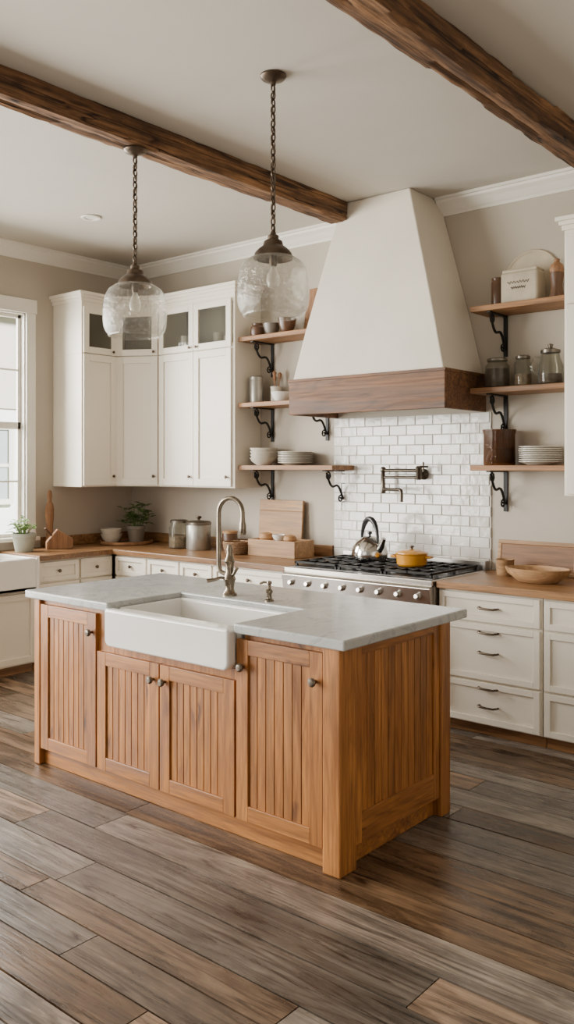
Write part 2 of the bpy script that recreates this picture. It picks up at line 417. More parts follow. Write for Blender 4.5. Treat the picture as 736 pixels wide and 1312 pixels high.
# right of the range
base_cabinet('white three drawer base cabinet just right of the range', (-2.728,4.72,0), 0, .672, .69, [
    ('drawer', .012,.66,.69,.855,[('pull',.34,.775)]),
    ('drawer', .012,.66,.345,.675,[('pull',.34,.63),('pull',.34,.51)]),
    ('drawer', .012,.66,.085,.33,[('pull',.34,.30),('pull',.34,.19)])])
base_cabinet('white three drawer base cabinet cut by the right edge of the photo', (-2.053,4.72,0), 0, .80, .69, [
    ('drawer', .012,.788,.69,.855,[('pull',.4,.775)]),
    ('drawer', .012,.788,.345,.675,[('pull',.4,.63),('pull',.4,.51)]),
    ('drawer', .012,.788,.085,.33,[('pull',.4,.30),('pull',.4,.19)])])
# left of the range, back wall
edges = [(-5.86,-5.45,'white base cabinet in the far corner, first left of its row on back wall'),
         (-5.45,-5.06,'white base cabinet under the glass jar, second from the corner'),
         (-5.06,-4.69,'white base cabinet under the wicker bowl, third from the corner'),
         (-4.69,-3.945,'wide white base cabinet just left of the range, under the wooden crate')]
for a, c, lab in edges:
    w = c-a
    fr = [('drawer', .01,w-.01,.70,.855,[('knob',w/2,.778)])]
    if w > .5: fr += [('door', .01,w/2-.002,.09,.685,[('knob',w/2-.04,.62)]), ('door', w/2+.002,w-.01,.09,.685,[('knob',w/2+.04,.62)])]
    else: fr += [('door', .01,w-.01,.09,.685,[('knob',w-.05,.62)])]
    base_cabinet(lab, (a,4.72,0), 0, w, .69, fr)
# left wall
for a, c, lab in ((3.96,4.36,'white base cabinet on the window wall beside the corner sink'),
                  (4.362,4.70,'white base cabinet on the window wall, next to the far corner')):
    w = c-a
    base_cabinet(lab, (-5.90,a,0), PI/2, w, .59, [('drawer', .01,w-.01,.70,.855,[('knob',w/2,.778)]), ('door', .01,w-.01,.09,.685,[('knob',.05,.62)])])
base_cabinet('white base cabinet under the second farmhouse sink by the window', (-5.90,3.06,0), PI/2, .895, .59,
    [('door', .01,.444,.09,.63,[('knob',.41,.58)]), ('door', .45,.885,.09,.63,[('knob',.485,.58)])], top=.645)

# worktops
def loc(pts, o): return [(p[0]-o[0], p[1]-o[1]) for p in pts]
L = [(-6.498,3.96),(-5.86,3.96),(-5.86,4.68),(-3.94,4.68),(-3.94,5.418),(-6.498,5.418)]
tag(MB().prism(loc(L,(-5.2,5)), 0, .042).build('countertop', M['butcher'], None, (-5.2,5,.87), bevel=.004),
    'butcher block worktop running round the corner left of the range', 'worktop')
tag(MB().box(-.727,.78,-.32,.404,0,.042).build('countertop', M['butcher'], None, (-2,5,.87), bevel=.004),
    'butcher block worktop right of the range', 'worktop')

# left wall sink
sk = MB()
sk.box(-.03,.62,0,.035,.0,.255).box(-.03,.62,.855,.89,.0,.255).box(-.03,.0,.0,.89,.0,.255).box(.55,.61,0,.89,0,.255).box(-.03,.61,0,.89,0,.04)
tag(sk.build('farmhouse_sink', M['china'], None, (-6.46,3.063,.646), bevel=.01), 'white apron sink under the window at the left edge', 'sink')

# ------------------------------------------------------------------ upper cabinets
UB, UM, UT = 1.44, 2.585, 3.03
def upper(label, loc, rz, w, depth, doors, glass, poly=None, right_over=0, left_over=0):
    t = thing('wall_cabinet', label, 'cabinet', loc, rz, 'tall white wall cabinets')
    bd = MB()
    if poly:
        bd.prism(poly, UB, UM, 'Z').prism(poly, UT-.02, UT, 'Z')
        bd.box(.0,.018,.0,.17,UM,UT-.02).box(w-.018,w,.0,.17,UM,UT-.02)
    else:
        bd.box(.001,w-.001,0,depth,UB,UM).box(.001,w-.001,0,depth,UT-.02,UT)
        bd.box(.001,.02,0,depth,UM,UT-.02).box(w-.02,w-.001,0,depth,UM,UT-.02)
    bd.box(.019,w-.019,0,.018,UM,2.62).box(.019,w-.019,0,.018,2.96,UT-.02)
    bd.build('body', M['cab'], t, bevel=.002)
    MB().box(.02,w-.02,min(depth-.015,.19 if poly else 9),min(depth,.2 if poly else 9),UM+.001,UT-.021).build('back_panel', M['inner'], t)
    co = MB()
    for (za, zb, ov) in ((UT,UT+.03,.012),(UT+.03,UT+.055,.026),(UT+.055,UT+.08,.042)):
        if poly: co.box(.0,w,-ov,.1,za,zb)
        else: co.box(-left_over*ov,w+right_over*ov,-ov,depth,za,zb)
    co.build('cornice', M['cab'], t, bevel=.003)
    for (x0, x1, kx) in doors:
        mb = MB(); shaker(mb, x0, x1, UB+.012, UM-.004, fw=.06)
        o = mb.build('door', M['cab'], t, bevel=.002); knob(o, kx, -.02, UB+.09, k=.8)
    for (x0, x1, kx) in glass:
        mb = MB(); fw = .055; za, zb = UM+.004, 2.985
        mb.box(x0,x0+fw,-.02,0,za,zb).box(x1-fw,x1,-.02,0,za,zb).box(x0+fw,x1-fw,-.02,0,za,za+fw).box(x0+fw,x1-fw,-.02,0,zb-fw,zb)
        o = mb.build('glass_door', M['cab'], t, bevel=.002); knob(o, kx, -.02, za+.03, k=.7)
        MB().box(x0+fw-.004,x1-fw+.004,-.012,-.008,za+fw-.004,zb-fw+.004).build('pane', M['cabglass'], o)
    return t
AX, AY, BX, BY = -6.09, 4.90, -5.74, 5.10
upper('white wall cabinet beside the window with one glazed top door', (AX,4.53,0), PI/2, AY-4.53, AX-WX-.002,
      [(.012,.362,.32)], [(.012,.362,.32)], left_over=1)
ang = math.atan2(BY-AY, BX-AX); wB = math.hypot(BX-AX, BY-AY)
def inv(p):
    dx, dy = p[0]-AX, p[1]-AY
    return (dx*math.cos(ang)+dy*math.sin(ang), -dx*math.sin(ang)+dy*math.cos(ang))
pB = [inv(p) for p in ((AX,AY+.001),(BX-.001,BY),(BX-.001,WY-.002),(WX+.002,WY-.002),(WX+.002,AY+.001))]
upper('white angled wall cabinet set across the far corner', (AX,AY,0), ang, wB, .2, [(.012,wB-.012,wB-.045)], [(.012,wB-.012,wB-.045)], poly=pB)
wC = -4.83-BX
upper('wide white wall cabinet with two glazed top doors beside the open shelves', (BX,BY,0), 0, wC, WY-BY-.002,
      [(.012,wC/2-.012,wC/2-.05),(wC/2-.008,wC-.03,wC-.07)], [(.012,wC/2-.012,wC/2-.05),(wC/2-.008,wC-.03,wC/2+.03)], right_over=1)
upper('white wall cabinet cut by the right edge of the photo', (-2.065,5.05,0), 0, .8, WY-5.05-.002,
      [(.02,.395,.36),(.405,.785,.44)], [(.02,.395,.36),(.405,.785,.44)], left_over=1)
# beakers behind the glazed doors
for k,(x,h) in enumerate(((-5.56,.17),(-5.45,.13),(-5.16,.16),(-5.03,.12))):
    tag(MB().lathe([(0,0),(.03,0),(.036,.01),(.04,h),(.036,h),(.031,.014),(0,.012)], 22).build('beaker', M['plate'], None, (x,5.24,UM+.0005), smooth=True),
        'cream beaker inside the glazed cabinet, %s from the left' % ['first','second','third','fourth'][k], 'beaker', 'beakers in the glazed cabinet')

# ------------------------------------------------------------------ hood
hd = thing('range_hood', 'tapered cream plaster range hood with a rough wooden band', 'range hood', (HC,WY,0))
yb = -.002
v = []
for (z, hw, y0) in ((2.24,.625,-.545),(2.6,.535,-.51),(3.0,.425,-.465),(3.499,.287,-.41)):
    v += [(-hw,y0,z),(hw,y0,z),(hw,yb,z),(-hw,yb,z)]
fc = [(0,3,2,1),(12,13,14,15)]
for i in range(3):
    for k in range(4):
        a = i*4+k; c_ = i*4+(k+1)%4
        fc.append((a, c_, c_+4, a+4))
MB().add(v, fc).build('canopy', M['plaster'], hd, bevel=.008)
bn = MB()
bn.box(-.645,.645,-.565,-.535,1.99,2.245).box(-.645,-.615,-.535,yb,1.99,2.245).box(.615,.645,-.535,yb,1.99,2.245)
bn.box(-.652,.652,-.572,yb,2.226,2.247)
bn.build('wood_band', M['band'], hd, bevel=.004)
ln = MB(); ln.box(-.614,.614,-.534,-.01,2.04,2.06)
for k in range(3): ln.box(-.5+k*.35,-.2+k*.35,-.48,-.1,2.03,2.041)
ln.build('liner', M['steel'], hd, bevel=.002)

# ------------------------------------------------------------------ backsplash
bs = thing('tile_backsplash', 'white subway tile backsplash between the range and the hood', 'backsplash', (-4.06,WY,.914))
BW, BH = 1.335, 1.074
MB().box(0,BW,-.007,-.001,0,BH).build('grout', M['grout'], bs)
tl = MB(); th, tw = .0716, .147; z = 0; row = 0
while z < BH-.01:
    x = -(tw/2 if row % 2 else 0)
    z1 = min(z+th, BH)
    while x < BW:
        x0, x1 = max(x,0), min(x+tw,BW)
        if x1-x0 > .015:
            e = random.uniform(-.0018,.0018); g = .0019+random.uniform(0,.0007)
            tl.box(x0+g,x1-g,-.0125+e,-.005,z+g,z1-g)
        x += tw
    z += th; row += 1
tl.build('tiles', M['tile'], bs, bevel=.0028)

# ------------------------------------------------------------------ range
RX0, RX1, RF = -3.935, -2.738, 4.655
rw = RX1-RX0
rg = thing('range_cooker', 'wide stainless steel gas range with black grates below the hood', 'range', (RX0,RF,0))
MB().box(.002,rw-.002,.03,.75,.10,.88).build('body', M['steel'], rg, bevel=.003)
MB().box(0,rw,.0,.750,.88,.912).build('cooktop', M['steel'], rg, bevel=.006)
MB().box(.03,rw-.03,.06,.68,.912,.916).build('burner_tray', M['black'], rg)
MB().prism([(.0,.88),(-.03,.865),(-.012,.755),(.03,.75),(.03,.88)], .002, rw-.002, 'X').build('control_panel', M['steel'], rg, bevel=.004)
for k in range(8):
    x = .09+k*(rw-.18)/7
    p = [(0,0),(.019,0),(.021,.005),(.017,.008),(.015,.028),(.013,.031),(0,.031)]
    MB().lathe(p, 18, T((x,-.022,.81)) @ Matrix.Rotation(R(80),4,'X')).build('control_knob', M['steel'], rg, smooth=True)
for (x0, x1) in ((.012,rw*.62),(rw*.62+.008,rw-.012)):
    d = MB(); d.box(x0,x1,.0,.03,.20,.74); do = d.build('oven_door', M['steel'], rg, bevel=.006)
    MB().tube([(x0+.05,0,.69),(x0+.05,-.045,.69),(x1-.05,-.045,.69),(x1-.05,0,.69)], .011, 10).build('handle', M['chrome'], do, smooth=True)
    MB().box(x0+.08,x1-.08,-.003,.001,.33,.6).build('glass', M['black'], do)
MB().box(.01,rw-.01,.03,.05,.10,.19).build('kick_panel', M['steel'], rg, bevel=.003)
for sx in (.06, rw-.06):
    for sy in (.09,.7): MB().lathe([(0,0),(.022,0),(.018,.1),(0,.1)], 14, T((sx,sy,0))).build('foot', M['iron'], rg, smooth=True)
MB().box(.0,rw,.70,.750,.912,.975).build('backguard', M['steel'], rg, bevel=.004)
gw = (rw-.08)/3
for g in range(3):
    gx0 = .04+g*gw+.004; gx1 = .04+(g+1)*gw-.004
    gb = MB(); za, zb = .935, .95
    for yy in (.075,.215,.37,.525,.665): gb.box(gx0,gx1,yy-.007,yy+.007,za,zb)
    for xx in (gx0+.007,(gx0+gx1)/2,gx1-.007): gb.box(xx-.007,xx+.007,.068,.672,za,zb)
    for xx in ((gx0*3+gx1)/4,(gx0+gx1*3)/4): gb.box(xx-.006,xx+.006,.075,.3,za,zb).box(xx-.006,xx+.006,.44,.665,za,zb)
    for xx in (gx0+.012,gx1-.012):
        for yy in (.08,.37,.66): gb.box(xx-.008,xx+.008,yy-.008,yy+.008,.916,za)
    gb.build('grate', M['iron'], rg, bevel=.002)
    for yy in (.215,.525):
        MB().lathe([(0,.916),(.055,.916),(.055,.922),(.038,.926),(.036,.932),(0,.933)], 20, T(((gx0+gx1)/2,yy,0))).build('burner', M['iron'], rg, smooth=True)

# kettle
kt = thing('kettle', 'polished steel kettle with black arched handle on the range', 'kettle', (-3.51,5.10,.9505), R(-20))
kt.scale = (1.12,1.12,1.1)
MB().lathe([(0,0),(.098,0),(.112,.014),(.115,.045),(.108,.085),(.085,.12),(.058,.138),(.052,.146),(.03,.154),(0,.157)], 32).build('body', M['chrome'], kt, smooth=True)
MB().tube([(.095,0,.07),(.122,0,.095),(.14,0,.128),(.152,0,.15)], [.024,.02,.016,.014], 12).build('spout', M['chrome'], kt, smooth=True)
hp = [(.086*math.cos(a),0,.13+.138*math.sin(a)) for a in [R(10+16*i) for i in range(11)]]
MB().tube([(.082,0,.1)]+hp+[(-.082,0,.1)], [.008]+[.010,.012,.015,.017,.017,.017,.017,.017,.015,.012,.010]+[.008], 10).build('handle', M['black'], kt, smooth=True)
MB().lathe([(0,.154),(.008,.154),(.007,.165),(.016,.172),(.014,.184),(0,.188)], 16).build('lid_knob', M['black'], kt, smooth=True)
# pot
pt = thing('cooking_pot', 'small yellow enamel pot with lid on the right front burner', 'pot', (-3.10,5.0,.9505), R(15))
MB().lathe([(0,0),(.088,0),(.10,.012),(.106,.075),(.112,.08),(.106,.083),(0,.083)], 32).build('body', M['yellow'], pt, smooth=True)
ld = MB().lathe([(.109,.0835),(.108,.09),(.08,.103),(.03,.111),(0,.112)], 32).build('lid', M['yellow'], pt, smooth=True)
MB().lathe([(0,.111),(.008,.111),(.008,.12),(.018,.126),(.016,.134),(0,.137)], 16).build('lid_knob', M['bronze'], ld, smooth=True)
for s in (-1,1):
    MB().tube([(s*.103,-.035,.06),(s*.135,-.03,.062),(s*.142,0,.063),(s*.135,.03,.062),(s*.103,.035,.06)], .008, 8).build('handle', M['yellow'], pt, smooth=True)

# pot filler
pf = thing('pot_filler', 'dark aged metal folding pot filler tap on the tiled wall', 'tap', (-3.25,WY-.0135,1.56))
MB().lathe([(0,0),(.040,0),(.040,.008),(.028,.014),(.016,.022),(.015,.06),(0,.06)], 20, RX90).build('flange', M['gun'], pf, smooth=True)
MB().lathe([(0,-.04),(.016,-.04),(.021,-.03),(.021,.04),(.026,.05),(.014,.06),(0,.062)], 16, T((0,-.07,0))).build('valve', M['gun'], pf, smooth=True)
MB().tube([(0,-.07,.026),(-.15,-.08,.028),(-.29,-.09,.026)], .0125, 10).build('arm', M['gun'], pf, smooth=True)
MB().tube([(0,-.07,-.022),(-.15,-.08,-.022),(-.29,-.09,-.022)], .0105, 10).build('arm', M['gun'], pf, smooth=True)
MB().lathe([(0,-.14),(.017,-.14),(.021,-.125),(.016,-.09),(.014,.01),(.021,.02),(.021,.04),(.014,.052),(0,.056)], 16, T((-.29,-.09,0))).build('joint', M['gun'], pf, smooth=True)
MB().tube([(-.29,-.09,-.11),(-.2,-.13,-.11),(-.09,-.18,-.11),(-.075,-.187,-.115),(-.07,-.19,-.13),(-.07,-.19,-.195)], .013, 10).build('spout', M['gun'], pf, smooth=True)
ch_ = MB()
ch_.tube([(0,-.07,.05),(.03,-.09,.055),(.062,-.11,.055)], .008, 8)
ch_.tube([(.062,-.11,.02),(.062,-.11,.09)], .007, 8).tube([(.040,-.135,.055),(.084,-.085,.055)], .007, 8)
ch_.build('cross_handle', M['gun'], pf, smooth=True)

# ------------------------------------------------------------------ shelves with iron brackets
SZ = (1.625, 2.13, 2.665); SY0 = 5.135
def shelf(x0, x1, ztop, label, bxs, group):
    t = thing('wall_shelf', label, 'shelf', (x0,SY0,ztop-.036), 0, group)
    D = WY-SY0-.002
    MB().box(0,x1-x0,0,D,0,.036).build('board', M['shelf'], t, bevel=.004)
    for xb in bxs:
        q = MB(); a = xb-x0
        q.box(a-.014,a+.014,D-.009,D,-.275,-.001).box(a-.014,a+.014,.025,D-.009,-.010,-.001)
        pts = []
        for i in range(17):
            u = i/16
            pts.append((a, D-.014-(D-.075)*u, -.225+.205*u + .042*math.sin(2*PI*u)))
        q.tube(pts, .009, 8)
        def scroll(cy, cz, r0, ph, dr):
            return [(a, cy+(r0*(1-.075*k))*math.cos(R(ph+dr*k*45)), cz+(r0*(1-.075*k))*math.sin(R(ph+dr*k*45))) for k in range(12)]
        q.tube(scroll(D-.045,-.222,.034,0,1), .0065, 6)
        q.tube(scroll(.078,-.046,.034,90,-1), .0065, 6)
        q.build('bracket', M['iron'], t, bevel=0)
g1, g2 = 'open wall shelves left of the hood', 'open wall shelves right of the hood'
shelf(-4.825,-3.87,SZ[0],'lowest wooden shelf left of the hood, holding bowls and plates',(-4.70,-3.97),g1)
shelf(-4.825,-4.07,SZ[1],'middle wooden shelf left of the hood, holding a tin canister',(-4.70,-4.13),g1)
shelf(-4.825,-3.96,SZ[2],'top wooden shelf left of the hood, holding dark bowls and a board',(-4.70,-4.10),g1)
shelf(-2.74,-2.07,SZ[0],'lowest wooden shelf right of the hood, holding amber glass and plates',(-2.62,),g2)
shelf(-2.74,-2.07,SZ[1],'middle wooden shelf right of the hood, holding three glass jars',(-2.62,),g2)
shelf(-2.74,-2.07,SZ[2],'top wooden shelf right of the hood, holding the cream canister',(-2.62,),g2)

# crockery
def bowl_prof(r, h, t=.006):
    return [(0,0),(r*.5,0),(r*.55,.006),(r*.85,h*.5),(r,h),(r-t,h),(r*.83-t,h*.5),(r*.5,.014),(0,.012)]
def plate_prof(r, h=.022, t=.005):
    return [(0,0),(r*.55,0),(r*.6,.003),(r*.72,h*.45),(r,h),(r,h+t*.7),(r*.72,h*.45+t),(r*.58,t+.003),(0,t+.003)]
ordn = ['lowest','second','third','fourth','fifth','sixth','seventh','eighth']
def stack(name, prof, mat_, n, dz, pos, lab, cat, grp):
    o = tag(MB().lathe(prof, 36).build(name, mat_, None, pos, smooth=True), lab % ordn[0], cat, grp)
    for k in range(1,n):
        dup(o, (pos[0]+random.uniform(-.002,.002),pos[1],pos[2]+k*dz), lab % ('topmost' if k == n-1 else ordn[k]))
stack('bowl', bowl_prof(.115,.062), M['plate'], 4, .026, (-4.66,5.26,SZ[0]), 'cream bowl, %s of the bowl stack on the lowest shelf left of the hood', 'bowl', 'bowls on the lowest left shelf')
stack('dinner_plate', plate_prof(.139), M['plate'], 7, .0135, (-4.34,5.275,SZ[0]), 'cream plate, %s of the plate stack on the lowest shelf left of the hood', 'plate', 'plates on the lowest left shelf')
stack('dinner_plate', plate_prof(.134), M['plate'], 8, .0135, (-2.315,5.275,SZ[0]), 'cream plate, %s of the plate stack on the lowest shelf right of the hood', 'plate', 'plates on the lowest right shelf')

def canister(name, pos, r, h, body_m, lid_m, label, cat, rz=0, knobm=None):
    t = thing(name, label, cat, pos, rz)
    MB().lathe([(0,0),(r*.96,0),(r,.008),(r,h*.86),(r*.97,h*.88),(0,h*.88)], 32).build('body', body_m, t, smooth=True)
    l = MB().lathe([(r*1.03,h*.84),(r*1.03,h*.93),(r*.9,h*.97),(0,h)], 32).build('lid', lid_m, t, smooth=True)
    if knobm: MB().lathe([(0,h*.99),(r*.12,h*.99),(r*.12,h*1.04),(r*.26,h*1.08),(r*.2,h*1.13),(0,h*1.14)], 18).build('lid_knob', knobm, l, smooth=True)
    return t
def jar(pos, r, h, fill_m, label, fill=.75, lid_m='pewter', glass='jar'):
    t = thing('glass_jar', label, 'jar', pos)
    MB().lathe([(0,0),(r*.95,0),(r,.008),(r,h*.74),(r*.8,h*.83),(r*.78,h*.9),(r*.74,h*.9),(r*.76,h*.83),(r*.95,h*.73),(r*.95,.012),(0,.010)], 28).build('glass', M[glass], t, smooth=True)
    MB().lathe([(0,.011),(r*.93,.011),(r*.93,h*fill*.8),(0,h*fill*.82)], 24).build('contents', M[fill_m], t, smooth=True)
    MB().lathe([(0,h*.9),(r*.86,h*.9),(r*.86,h*.97),(r*.7,h),(0,h)], 24).build('lid', M[lid_m], t, smooth=True)
    return t
# middle left shelf
canister('tin_canister', (-4.75,5.27,SZ[1]), .058, .23, M['tin'], M['tin'], 'grey tin canister at the cabinet end of the middle left shelf', 'canister')
uj = thing('utensil_crock', 'small cream crock of wooden spoons on the middle left shelf', 'crock', (-4.60,5.34,SZ[1]))
MB().lathe([(0,0),(.036,0),(.042,.01),(.042,.125),(.046,.135),(.04,.135),(.037,.125),(.037,.012),(0,.01)], 24).build('pot', M['plate'], uj, smooth=True)
for k,(dx,dy,hh) in enumerate(((.03,.01,.25),(-.025,.015,.23),(.005,-.02,.26))):
    MB().tube([(dx*.4,dy*.4,.02),(dx,dy,hh-.06),(dx*1.1,dy*1.1,hh-.04),(dx*1.15,dy*1.15,hh-.015),(dx*1.2,dy*1.2,hh)], [.005,.005,.012,.017,.006], 8).build('spoon', M['boardZ'], uj, smooth=True)
tag(MB().lathe(bowl_prof(.08,.078), 32).build('bowl', M['china'], None, (-4.47,5.25,SZ[1]), smooth=True), 'single white bowl on the middle shelf left of the hood', 'bowl')
tag(MB().lathe(bowl_prof(.065,.055), 32).build('bowl', M['plate'], None, (-4.27,5.29,SZ[1]), smooth=True), 'cream bowl beside the hood band on the middle left shelf', 'bowl')
# top left shelf
for k,(x,r,h,mm,lab) in enumerate(((-4.71,.06,.11,'brown','squat brown jar nearest the cabinet on the top left shelf'),
                                   (-4.555,.07,.095,'greybowl','dark grey bowl in the middle of the top left shelf'),
                                   (-4.395,.075,.12,'brown','wide brown bowl beside the leaning board on the top left shelf'))):
    pr = bowl_prof(r,h) if k else [(0,0),(r*.8,0),(r,h*.3),(r*.95,h*.7),(r*.7,h*.85),(r*.75,h),(r*.65,h),(r*.6,h*.84),(0,h*.8)]
    tag(MB().lathe(pr, 28).build('jar' if k == 0 else 'bowl', M[mm], None, (x,5.24,SZ[2]), smooth=True), lab, 'jar' if k == 0 else 'bowl')
lean = Matrix.Rotation(R(-8), 4, 'X')
tag(MB().box(0,.24,0,.018,0,.36,lean).build('cutting_board', M['boardZ'], None, (-4.31,5.335,SZ[2]+.003), bevel=.006), 'wooden board leaning on the wall on the top left shelf', 'cutting board')
# right low shelf
am = thing('ribbed_jar', 'amber ribbed glass jar on the lowest right shelf', 'jar', (-2.60,5.28,SZ[0]))
MB().lathe([(0,0),(.097,0),(.102,.01),(.100,.2),(.107,.225),(.107,.235),(.100,.235),(.094,.2),(.095,.014),(0,.012)], 96, flute=(24,.018)).build('glass', M['amber'], am, smooth=True)
MB().lathe([(0,.013),(.089,.013),(.089,.11),(0,.115)], 28).build('contents', M['brown'], am, smooth=True)
# right mid shelf
jar((-2.61,5.27,SZ[1]), .08, .20, 'dark_fill', 'wide glass jar of dark contents, leftmost on the middle right shelf', .8)
jar((-2.435,5.28,SZ[1]), .055, .205, 'pale_fill', 'slim glass jar of brown contents on the middle right shelf', .5)
pj = thing('glass_pitcher', 'lidded glass pitcher nearest the cabinet on the middle right shelf', 'pitcher', (-2.245,5.27,SZ[1]))
MB().lathe([(0,0),(.07,0),(.078,.012),(.08,.12),(.06,.18),(.058,.205),(.054,.205),(.055,.18),(.075,.12),(.073,.014),(0,.012)], 28).build('glass', M['jar'], pj, smooth=True)
MB().lathe([(0,.013),(.07,.013),(.071,.07),(0,.075)], 24).build('contents', M['dark_fill'], pj, smooth=True)
MB().lathe([(.061,.204),(.062,.222),(.03,.235),(.012,.238),(.018,.258),(0,.266)], 24).build('lid', M['pewter'], pj, smooth=True)
MB().tube([(-.062,0,.18),(-.10,-.005,.185),(-.125,-.01,.15),(-.12,-.01,.10),(-.079,0,.07)], .007, 8).build('handle', M['jar'], pj, smooth=True)
# right top shelf
ca = thing('storage_tin', 'cream rectangular storage tin with faint dark lettering on the top right shelf', 'tin', (-2.555,5.20,SZ[2]))
MB().box(0,.255,0,.13,0,.205).build('body', M['canister'], ca, bevel=.018, seg=3)
MB().box(.008,.247,.008,.122,.200,.224).build('lid', M['canister'], ca, bevel=.010, seg=3)
sc = MB()
for rowz, xa, xb in ((.135,.05,.20),(.10,.075,.175)):
    pts = [(xa+(xb-xa)*i/40, -.001, rowz+.010*math.sin(i*1.15)*(.5+.5*abs(math.sin(i*.37)))) for i in range(41)]
    sc.tube(pts, .0019, 5)
sc.build('lettering', M['ink'], ca)
tl_ = Matrix.Rotation(R(-5),4,'X') @ T((0,0,.190)) @ RX90
tag(MB().lathe([(0,-.008),(.185,-.008),(.19,-.004),(.19,.008),(.185,.012),(.172,.012),(.170,.009),(0,.009)], 48, tl_).build('round_board', M['tray'], None, (-2.43,5.385,SZ[2]+.002), smooth=True), 'round cream board standing behind the cream tin on the top right shelf', 'board')
tag(MB().lathe([(0,0),(.040,0),(.044,.01),(.044,.17),(.038,.18),(.042,.19),(.042,.20),(0,.20)], 24).build('jar', M['brown'], None, (-2.625,5.31,SZ[2]), smooth=True), 'brown jar partly behind the left end of the cream tin on top right shelf', 'jar')
pm = thing('pepper_mill', 'turned wooden pepper mill at the cabinet end of the top right shelf', 'pepper mill', (-2.195,5.25,SZ[2]))
MB().lathe([(0,0),(.045,0),(.047,.015),(.036,.05),(.033,.09),(.042,.14),(.044,.165),(0,.166)], 24).build('body', M['darkwood'], pm, smooth=True)
MB().lathe([(0,.166),(.040,.167),(.045,.185),(.038,.215),(.022,.228),(.015,.235),(.02,.25),(0,.26)], 24).build('cap', M['boardZ'], pm, smooth=True)

# ------------------------------------------------------------------ things on the worktops
CT = .9125
def leafy(parent, n, h, spread, mm, size, z0):
    q = MB(); st = MB()
    for i in range(n):
        a = random.random()*2*PI; rr = spread*math.sqrt(random.random()); hh = z0+h*(.25+.75*random.random())*(1-.4*rr/spread)
        tip = Vector((rr*math.cos(a), rr*math.sin(a), hh)); base = Vector((tip.x*.25, tip.y*.25, z0-.02))
        st.tube([base, (base+tip)/2+Vector((0,0,.02)), tip], .002, 5)
        for j in range(3):
            d = Vector((math.cos(a+j*2.1), math.sin(a+j*2.1), random.uniform(-.2,.6))).normalized()
            sd = d.cross(Vector((0,0,1))).normalized(); L_ = size*random.uniform(.7,1.2); w_ = L_*.33
            p0 = tip; p1 = tip+d*L_*.45; p2 = tip+d*L_ - Vector((0,0,L_*.2))
            q.add([p0, p1+sd*w_, p2, p1-sd*w_, p1-Vector((0,0,w_*.35))], [(0,1,4),(1,2,4),(2,3,4),(3,0,4)])
    q.build('foliage', M[mm], parent, smooth=False); st.build('stems', M[mm], parent)
def pot_plant(pos, r, h, n, ph, spread, mm, potm, size, label):
    t = thing('potted_plant', label, 'plant', pos)
    MB().lathe([(0,0),(r*.72,0),(r*.95,h*.8),(r,h*.82),(r,h),(r*.9,h),(r*.88,h*.85),(0,h*.83)], 28).build('pot', M[potm], t, smooth=True)
    MB().lathe([(0,h*.84),(r*.86,h*.86),(0,h*.9)], 20).build('soil', M['soil'], t, smooth=True)
    leafy(t, n, ph, spread, mm, size, h*.9)
    return t
pot_plant((-6.27,4.09,CT), .10, .15, 40, .17, .11, 'leaf2', 'potgrey', .05, 'fresh green herb in a grey pot in front of the window')
# knife block with board base
kb = thing('knife_block', 'slanted wooden knife block on the counter beside the window', 'knife block', (-6.25,4.42,CT), R(60))
MB().prism([(-.11,0),(.11,0),(.11,.09),(-.02,.17),(-.11,.06)], -.05, .05, 'Y').build('block', M['boardZ'], kb, bevel=.006)
for k in range(4):
    Mk = T((-.065+.0*k, -.033+.022*k, .115)) @ Matrix.Rotation(R(-40),4,'Y')
    MB().box(-.009,.009,-.006,.006,-.02,.085,Mk).build('knife_handle', M['darkwood'], kb, bevel=.003)
pm2 = thing('pepper_mill', 'tall slim wooden mill standing behind the knife block', 'pepper mill', (-6.42,4.44,CT))
MB().lathe([(0,0),(.04,0),(.042,.02),(.03,.09),(.028,.18),(.036,.27),(.038,.30),(0,.301)], 24).build('body', M['boardZ'], pm2, smooth=True)
MB().lathe([(0,.301),(.036,.302),(.038,.33),(.028,.38),(.016,.40),(.022,.45),(.016,.49),(0,.50)], 24).build('cap', M['boardZ'], pm2, smooth=True)
# tray, bowls, plant
TR = Vector((-6.2,5.11,CT))
tag(MB().lathe([(0,0),(.22,0),(.235,.006),(.24,.03),(.228,.03),(.222,.012),(0,.012)], 44).build('serving_tray', M['boardZ'], None, TR, smooth=True), 'round wooden tray in the far corner of the worktop', 'tray')
for k, lab in enumerate(('cream bowl at the bottom of the pair on the round tray','cream bowl at the top of the pair on the round tray')):
    tag(MB().lathe(bowl_prof(.10,.08), 30).build('bowl', M['plate'], None, (TR.x-.09,TR.y-.10,CT+.0122+k*.045), smooth=True), lab, 'bowl', 'bowls on the round tray')
pot_plant((TR.x+.065,TR.y+.06,CT+.0122), .085, .15, 36, .27, .13, 'leaf', 'greybowl', .075, 'bushy dark green plant on the round tray in the corner')
# jars left of centre
jar((-5.52,5.13,CT), .09, .245, 'pale_fill', 'wide clip glass jar under the wall cabinet', .5)
canister('storage_canister', (-5.29,5.14,CT), .105, .25, M['tin'], M['pewter'], 'large pewter canister with a lid knob beside the glass jar', 'canister', knobm=M['bronze'])
canister('storage_canister', (-5.05,5.27,CT), .065, .17, M['brown'], M['boardX'], 'small brown canister with a pale wooden lid', 'canister')
bk = MB()
for i in range(9):
    z = .008+i*.011; r = .085+.022*math.sin(PI*.5*i/8)
    bk.tube([((r+.003*math.cos(12*a+i*PI))*math.cos(a),(r+.003*math.cos(12*a+i*PI))*math.sin(a),z) for a in [2*PI*k/48 for k in range(48)]], .006, 6, closed=True)
bk.lathe([(0,.002),(.085,.002),(.085,.01),(0,.01)], 28)
tag(bk.build('wicker_bowl', M['wicker'], None, (-4.79,5.08,CT), smooth=True), 'small round wicker bowl left of the wooden crate', 'basket')
